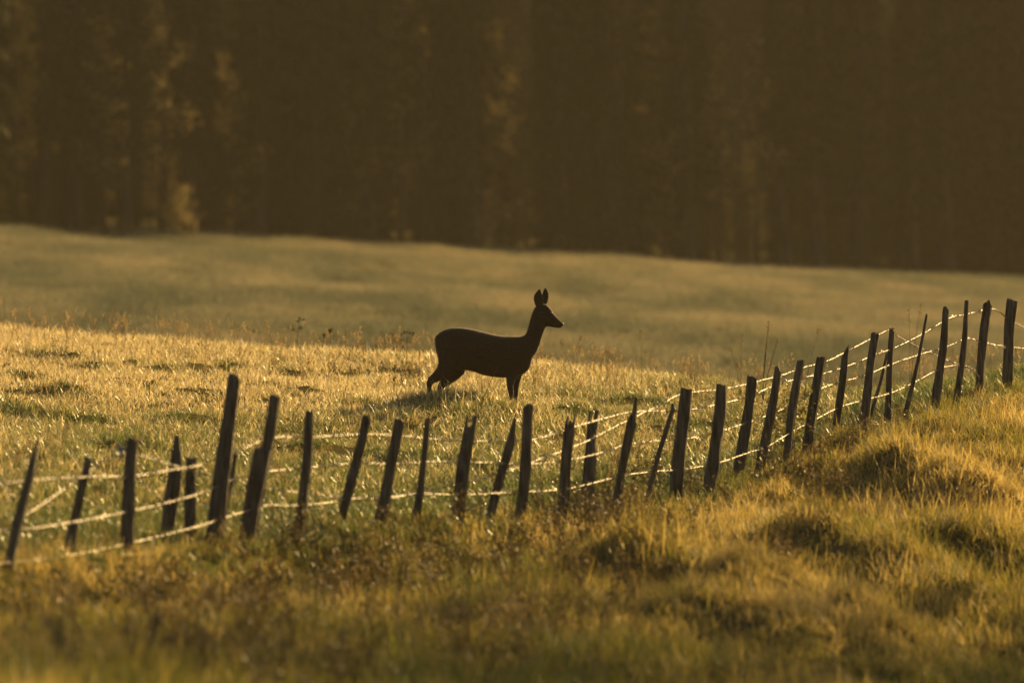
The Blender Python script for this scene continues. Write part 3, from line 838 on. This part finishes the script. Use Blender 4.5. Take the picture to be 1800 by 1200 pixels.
def catmull(pts, step):
    out = []
    for i in range(len(pts) - 1):
        p0 = pts[max(i - 1, 0)]; p1 = pts[i]; p2 = pts[i + 1]; p3 = pts[min(i + 2, len(pts) - 1)]
        m1 = (p2 - p0) * .5 * (1 if i else 1); m2 = (p3 - p1) * .5
        d = (p2 - p1).length
        if (p1 - p0).length > 1e-6: m1 = m1 * min(1, 2 * d / (d + (p1 - p0).length))
        if (p3 - p2).length > 1e-6: m2 = m2 * min(1, 2 * d / (d + (p3 - p2).length))
        n = max(int(d / step), 1)
        for k in range(n):
            t = k / n; t2 = t * t; t3 = t2 * t
            out.append(p1 * (2 * t3 - 3 * t2 + 1) + m1 * (t3 - 2 * t2 + t) + p2 * (-2 * t3 + 3 * t2) + m2 * (t3 - t2))
    out.append(pts[-1])
    return out
for name, lab, off, path in WIRES:
    pts = [P(x, y, float(fence_D(x)) + off) for x, y in path]
    c = catmull(pts, .028)
    wr = np.random.RandomState(int(abs(off) * 1000))
    V, Fc = [], []
    for ph in (0, math.pi):
        sp = []
        for i, p in enumerate(c):
            q = i * .028 / .11 * 6.283 + ph
            sp.append(p + Vector((0, math.cos(q), math.sin(q))) * .0027 - fence.location)
        tube(sp, [.0024 * (1 + .25 * math.sin(i * .37) ** 2) for i in range(len(sp))], 5, V, Fc)
    o = mesh_obj(name, V, Fc, M_WIRE, fence)
    o['label'] = lab
    V, Fc = [], []
    i = 3
    while i < len(c) - 2:
        p = c[i] - fence.location
        for k in range(2):
            d = Vector(wr.normal(0, 1, 3)); d.x *= .5; d = d.normalized() * .024
            tube([p - d, p, p + d], [.0012, .0045, .0012], 4, V, Fc, cap=False)
        i += wr.randint(4, 6)
    b = mesh_obj('barb', V, Fc, M_WIRE, o)
    b['kind'] = 'stuff'
# pale insulator on the back of the third post
ip = P(214, 790, float(fence_D(214)) + .02) - fence.location
V, Fc = [], []
tube([ip + Vector((-.035, 0, .012)), ip + Vector((-.02, 0, .014)), ip + Vector((0, 0, .0)), ip + Vector((.03, .01, -.012))], [.008, .017, .015, .007], 10, V, Fc)
tube([ip + Vector((-.005, 0, -.005)), ip + Vector((-.004, 0, -.05)), ip + Vector((.012, 0, -.07))], [.012, .013, .008], 8, V, Fc)
o = mesh_obj('insulator', V, Fc, M_PLASTIC, fence); o['label'] = 'pale bluish insulator on the stout post near the left end'

# ------------------------------------------------------------------ the deer
DX = 80.0
DG = Vector(((846 - 900) / F * DX, DX, 0)); DG.z = gz(DG.x, DG.y)
DEER_ROW = HOR + (CAMZ - DG.z) / DX * F      # ground row under the deer
deer = empty('roe_deer', DG)
tag(deer, 'slim dark doe standing in profile in the golden grass, ears up, looking right', 'deer')
S = 1 / 4.8 / F * DX                          # metres per unit of the outline below
FOOT = 1180.0
FOOTZ = CAMZ - ((480 + FOOT / 4.8) - HOR) / F * DX
def dp(x, y, lat=0.0):
    """outline units -> metres in the deer's frame; lat > 0 is the far side"""
    return Vector(((x - 700) * S, lat, (FOOT - y) * S))
LIFT = FOOTZ - DG.z
print('deer lift', LIFT)
def loft(V, Fc, secs, n=20, pw=2.3):
    b = len(V)
    cs = []
    for (p, q, wd) in secs:
        p = dp(*p); q = dp(*q); c = (p + q) * .5; h = (p - q) * .5
        cs.append((c, h, wd))
        for k in range(n):
            a = 2 * math.pi * k / n
            ca, sa = math.cos(a), math.sin(a)
            ca = math.copysign(abs(ca) ** (2 / pw), ca); sa = math.copysign(abs(sa) ** (2 / pw), sa)
            V.append(c + h * ca + Vector((0, wd * sa, 0)))
    m = len(secs)
    for i in range(m - 1):
        for k in range(n):
            Fc.append((b + i * n + k, b + i * n + (k + 1) % n, b + (i + 1) * n + (k + 1) % n, b + (i + 1) * n + k))
    Fc.append(tuple(b + k for k in range(n))[::-1]); Fc.append(tuple(b + (m - 1) * n + k for k in range(n)))
def limb(V, Fc, pts, lat):
    """pts: (x, y, half width in the outline, lateral factor)"""
    n = 14
    b = len(V)
    path = [dp(x, y, lat + (l2 if len(r) > 1 else 0)) for (x, y, *r) in pts for l2 in [r[1] if len(r) > 1 else 0]]
    for i, p in enumerate(path):
        t = (path[min(i + 1, len(path) - 1)] - path[max(i - 1, 0)]).normalized()
        u = Vector((0, 1, 0)); v = t.cross(u).normalized()
        rr = pts[i][2] * S + .0030
        lf = .62 if rr > .035 else .9
        for k in range(n):
            a = 2 * math.pi * k / n
            V.append(p + v * rr * math.cos(a) + u * rr * lf * math.sin(a))
    m = len(path)
    for i in range(m - 1):
        for k in range(n):
            Fc.append((b + i * n + k, b + i * n + (k + 1) % n, b + (i + 1) * n + (k + 1) % n, b + (i + 1) * n + k))
    Fc.append(tuple(b + k for k in range(n))[::-1]); Fc.append(tuple(b + (m - 1) * n + k for k in range(n)))
V, Fc = [], []
loft(V, Fc, [((309, 552), (312, 600), .03), ((316, 532), (322, 668), .06), ((335, 511), (346, 730), .085), ((365, 492), (375, 770), .10), ((400, 474), (425, 800), .115), ((450, 461), (480, 815), .125), ((505, 457), (545, 818), .13), ((560, 461), (590, 821), .135), ((640, 474), (640, 832), .14), ((740, 499), (710, 858), .148), ((810, 516), (790, 875), .15), ((880, 528), (870, 881), .146), ((950, 531), (935, 883), .138), ((1010, 532), (1000, 876), .125), ((1055, 531), (1048, 855), .11), ((1085, 560), (1088, 826), .092), ((1105, 610), (1110, 795), .07), ((1120, 660), (1122, 760), .04)])
loft(V, Fc, [((985, 575), (1075, 830), .10), ((1035, 532), (1115, 770), .092), ((1066, 524), (1140, 702), .080), ((1082, 500), (1170, 660), .070), ((1094, 462), (1195, 600), .060), ((1106, 415), (1212, 540), .054), ((1118, 372), (1228, 492), .050), ((1134, 325), (1240, 464), .048), ((1154, 285), (1245, 450), .046)])
loft(V, Fc, [((1140, 310), (1190, 430), .034), ((1158, 280), (1210, 452), .046), ((1185, 263), (1228, 455), .053), ((1215, 256), (1245, 452), .057), ((1245, 262), (1262, 450), .058), ((1275, 286), (1284, 452), .055), ((1298, 316), (1302, 456), .047), ((1318, 348), (1320, 459), .039), ((1342, 374), (1340, 462), .032), ((1366, 400), (1358, 464), .027), ((1383, 415), (1372, 461), .024), ((1392, 428), (1386, 450), .015)])
def ear(V, Fc, axis_pts, lat0, lat1):
    """axis_pts: (x, y, half width)"""
    n = 12; b = len(V); m = len(axis_pts)
    for i, (x, y, hw) in enumerate(axis_pts):
        q = i / (m - 1)
        c = dp(x, y, lat0 + (lat1 - lat0) * q)
        x0, y0, _ = axis_pts[max(i - 1, 0)]; x1, y1, _ = axis_pts[min(i + 1, m - 1)]
        t = (dp(x1, y1) - dp(x0, y0)).normalized(); v = t.cross(Vector((0, 1, 0))).normalized()
        for k in range(n):
            a = 2 * math.pi * k / n
            cup = .016 * (math.cos(a) ** 2) * math.sin(min(q * 1.3, 1) * 3.0)
            V.append(c + v * hw * 1.22 * S * math.cos(a) + Vector((0, (.011 * math.sin(a) * (1 - .4 * q)) + math.copysign(cup, lat0), 0)))
    for i in range(m - 1):
        for k in range(n):
            Fc.append((b + i * n + k, b + i * n + (k + 1) % n, b + (i + 1) * n + (k + 1) % n, b + (i + 1) * n + k))
    Fc.append(tuple(b + k for k in range(n))[::-1]); Fc.append(tuple(b + (m - 1) * n + k for k in range(n)))
ear(V, Fc, [(1195, 300, 24), (1190, 270, 30), (1184, 240, 35), (1181, 210, 35), (1182, 185, 31), (1186, 160, 22), (1190, 142, 11), (1191, 131, 4)], -.030, -.050)
ear(V, Fc, [(1215, 300, 22), (1223, 262, 24), (1232, 230, 28), (1238, 200, 30), (1241, 178, 27), (1242, 155, 19), (1241, 136, 10), (1240, 122, 4)], .028, .046)
# fore legs
limb(V, Fc, [(985, 790, 62, .03), (962, 860, 48, .01), (945, 905, 33), (943, 950, 25), (950, 1000, 21), (955, 1030, 19), (957, 1070, 14), (957, 1120, 13), (958, 1143, 15), (964, 1160, 13), (972, 1180, 17)], -.075)
limb(V, Fc, [(1010, 790, 62, -.03), (1005, 860, 40, -.01), (997, 905, 30), (993, 950, 24), (990, 1000, 20), (990, 1030, 19), (991, 1070, 14), (991, 1120, 13), (992, 1143, 15), (998, 1160, 13), (1006, 1180, 17)], .075)
# hind legs, set back
limb(V, Fc, [(430, 640, 105, .03), (428, 730, 92, .01), (405, 795, 74), (366, 840, 56), (314, 878, 41), (277, 902, 32), (262, 925, 25), (262, 970, 17), (266, 1040, 14), (272, 1110, 14), (276, 1140, 16), (284, 1160, 14), (292, 1180, 17)], -.085)
limb(V, Fc, [(470, 650, 105, -.03), (492, 750, 85, -.01), (488, 820, 74), (455, 863, 58), (410, 903, 45), (371, 941, 34), (354, 968, 26), (352, 1010, 18), (354, 1060, 14), (360, 1115, 14), (364, 1140, 16), (372, 1160, 14), (380, 1180, 17)], .085)
for v in V: v.z += LIFT
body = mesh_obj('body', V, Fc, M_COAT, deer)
bm = bmesh.new(); bm.from_mesh(body.data); bmesh.ops.recalc_face_normals(bm, faces=bm.faces); bm.to_mesh(body.data); bm.free()
md = body.modifiers.new('fuse', 'REMESH'); md.mode = 'VOXEL'; md.voxel_size = .0075; md.use_smooth_shade = True
md = body.modifiers.new('soften', 'SMOOTH'); md.factor = .5; md.iterations = 5
dg = bpy.context.evaluated_depsgraph_get()
me = bpy.data.meshes.new_from_object(body.evaluated_get(dg))
body.modifiers.clear(); body.data = me
if not me.materials: me.materials.append(M_COAT)
me.polygons.foreach_set('use_smooth', [True] * len(me.polygons))
print('deer polys', len(me.polygons))
hrng = np.random.RandomState(3)
M_HAIR = leaf_mat('deer_hair', [(0.045, 0.028, 0.014), (0.075, 0.046, 0.022), (0.12, 0.075, 0.038)], transl=.35, rough=.7, spec=.1, tone_attr=False)
area = np.array([p.area for p in me.polygons]); pick = hrng.choice(len(area), 9000, p=area / area.sum())
HV, HF = [], []
for pi in pick:
    p = me.polygons[pi]; nrm = p.normal; c = p.center + Vector(hrng.uniform(-.004, .004, 3))
    flow = Vector((-1.0, 0, -.45)) if p.center.z > .34 else Vector((-.25, 0, -1))
    flow = flow - nrm * flow.dot(nrm)
    d = (nrm * hrng.uniform(.25, .7) + flow * .8 + Vector(hrng.normal(0, .15, 3))).normalized()
    sd_ = d.cross(nrm); sd_ = sd_.normalized() * .0016 if sd_.length > 1e-4 else Vector((0, .0016, 0))
    L_ = hrng.uniform(.010, .020) * (1 if p.center.z > .30 else .5) * (.55 if p.center.x > .50 else 1)
    b_ = len(HV); HV += [c - nrm * .001 - sd_, c - nrm * .001 + sd_, c + d * L_]; HF.append((b_, b_ + 1, b_ + 2))
tag(mesh_obj('coat_hair', HV, HF, M_HAIR, deer, smooth=False), kind='stuff')
def ball(name, c, r, mat, parent, squash=(1, 1, 1)):
    bm = bmesh.new(); bmesh.ops.create_uvsphere(bm, u_segments=14, v_segments=10, radius=1)
    V = [Vector((v.co.x * r * squash[0], v.co.y * r * squash[1], v.co.z * r * squash[2])) + c for v in bm.verts]
    bm.verts.index_update(); Fc = [tuple(v.index for v in f.verts) for f in bm.faces]; bm.free()
    return mesh_obj(name, V, Fc, mat, parent)
up = Vector((0, 0, LIFT))
ball('eye', dp(1290, 340, -.044) + up, .0125, M_EYE, deer)
ball('eye', dp(1290, 340, .044) + up, .0125, M_EYE, deer)
ball('nose', dp(1384, 430, 0) + up, .016, M_NOSE, deer, (.8, 1.15, .95))

# ------------------------------------------------------------------ single plants that can be pointed at
def umbel(px, row, D, top_row, lab, heads=5, spread=.05):
    rng = np.random.RandomState(int(px))
    b = P(px, row, D); b.z = gz(b.x, b.y)
    r = empty('dried_wildflower', b); tag(r, lab, 'wildflower', 'dried wildflowers along the meadow crest')
    ztop = P(px, top_row, D).z - b.z
    V, Fc = [], []
    lean = rng.uniform(-.04, .07)
    pts = [Vector((lean * q * q, 0, ztop * q - .02)) for q in (0, .3, .6, .85, 1)]
    tube(pts, [.004, .0038, .003, .0025, .002], 5, V, Fc)
    hv, hf = [], []
    for k in range(heads):
        q = 1 - .10 * k * rng.uniform(.6, 1.4) if k else 1
        i = min(int(q * 4), 3); st = pts[i].lerp(pts[i + 1], q * 4 - i) if q < 1 else pts[-1]
        e = st + Vector((rng.uniform(-1, 1) * spread, rng.uniform(-1, 1) * spread, rng.uniform(.01, .05))) if k else st
        if k: tube([st, e], [.002, .0015], 4, V, Fc, cap=False)
        for s in range(14):
            leaf_quad(hv, hf, e + Vector(rng.normal(0, .006, 3)), Vector(rng.normal(0, .7, 3)) + Vector((0, 0, .7)), Vector(rng.normal(0, 1, 3)), .022, .012)
    mesh_obj('stem', V, Fc, M_WEED, r)
    for k in range(heads): mesh_obj('flower_head', hv[k * 56:(k + 1) * 56], hf[:28], M_WEED, r, smooth=False)
umbel(521, 625, 93, 557, 'tallest dried wildflower on the crest left of the deer', 6, .05)
umbel(566, 625, 93, 586, 'short knobbly dried wildflower beside the tallest one', 3, .03)
umbel(583, 625, 92, 579, 'dried wildflower with twin dark heads on the crest', 4, .03)
umbel(715, 640, 90, 580, 'pale dried umbel close behind the rump of the deer', 7, .07)

def grass_stem(px, row, D, tops, lab, width=.004, head=.16):
    rng = np.random.RandomState(int(px) + 3)
    b = P(px, row, D); b.z = gz(b.x, b.y)
    r = empty('tall_grass_stem', b); tag(r, lab, 'grass stem', 'tall dry grass stems')
    for (tx, ty) in tops:
        t = P(tx, ty, D + rng.uniform(-.1, .1)) - b
        V, Fc = [], []
        pts = [Vector((t.x * q ** 1.5, t.y * q, (t.z + .03) * q - .03)) for q in (0, .25, .5, .75, 1)]
        tube(pts, [width * .5 * f for f in (1.2, 1, .9, .7, .35)], 5, V, Fc)
        mesh_obj('stem', V, Fc, M_STALK, r)
        if head:
            V, Fc = [], []
            for s in range(30):
                q = 1 - head * rng.rand() / max(t.length, .2)
                c = pts[-2].lerp(pts[-1], max(0, (q - .75) * 4)) + Vector(rng.normal(0, .008, 3))
                leaf_quad(V, Fc, c, Vector(rng.normal(0, .7, 3)) + Vector((0, 0, .8)), Vector(rng.normal(0, 1, 3)), .024, .008)
            mesh_obj('seed_head', V, Fc, M_STALK, r, smooth=False)
grass_stem(1340, 700, 84, [(1352, 565), (1347, 600), (1368, 595)], 'tallest clump of brown grass stems behind the middle posts', .009)
grass_stem(1302, 690, 86, [(1304, 585), (1285, 612)], 'faint branching grass stem left of the tallest stem clump', .005)
grass_stem(1412, 690, 83, [(1440, 578)], 'single long grass stem leaning right above the fence', .005, .06)
grass_stem(1600, 700, 83, [(1598, 540), (1620, 532)], 'airy grass stems rising between two posts on the right', .005)
grass_stem(1128, 690, 88, [(1126, 578)], 'thin single grass stem on the crest right of the deer', .004, .05)
grass_stem(1010, 690, 88, [(1022, 590), (985, 598)], 'pale grass stems just in front of the deer on the crest', .004, .06)
grass_stem(838, 735, 77.5, [(876, 642)], 'dark thin stem slanting across the belly of the deer', .008, 0)
grass_stem(1455, 900, 70.5, [(1478, 815), (1490, 800), (1470, 830), (1500, 822)], 'dark bare twigs fanning up from the bank below the fence', .011, 0)
grass_stem(415, 690, 86, [(447, 582)], 'long thin stem leaning right on the crest above the tallest post', .005, .03)

# small leafy shrub caught between the posts
SH = broadleaf(55, .62, .30, 520, .08, M_SHRUB, .04, 18)
b = P(1388, 812, float(fence_D(1388)) + .5); b.z = gz(b.x, b.y)
plant_tree('leafy_shrub', SH, b, .4, 1.0, 'small leafy shrub growing between the posts at the bend of the fence', 'shrub', None)

# ------------------------------------------------------------------ morning haze
hm = bpy.data.materials.new('morning_haze'); hm.use_nodes = True
n_ = hm.node_tree.nodes; n_.clear()
pv = n_.new('ShaderNodeVolumePrincipled'); ho = n_.new('ShaderNodeOutputMaterial')
pv.inputs['Color'].default_value = (0.95, 0.86, 0.64, 1)
pv.inputs['Density'].default_value = HAZE_DENSITY
pv.inputs['Anisotropy'].default_value = 0.1
hm.node_tree.links.new(pv.outputs[0], ho.inputs['Volume'])
x0, x1, y0, y1, z0, z1 = -236, 236, -36, 526, -2.6, 24.0
V = [(x, y, z) for z in (z0, z1) for y in (y0, y1) for x in (x0, x1)]
Fc = [(0, 2, 3, 1), (4, 5, 7, 6), (0, 1, 5, 4), (2, 6, 7, 3), (0, 4, 6, 2), (1, 3, 7, 5)]
tag(mesh_obj('haze', V, Fc, hm, smooth=False), 'thin golden morning haze lying over the meadow', None, None, 'stuff')
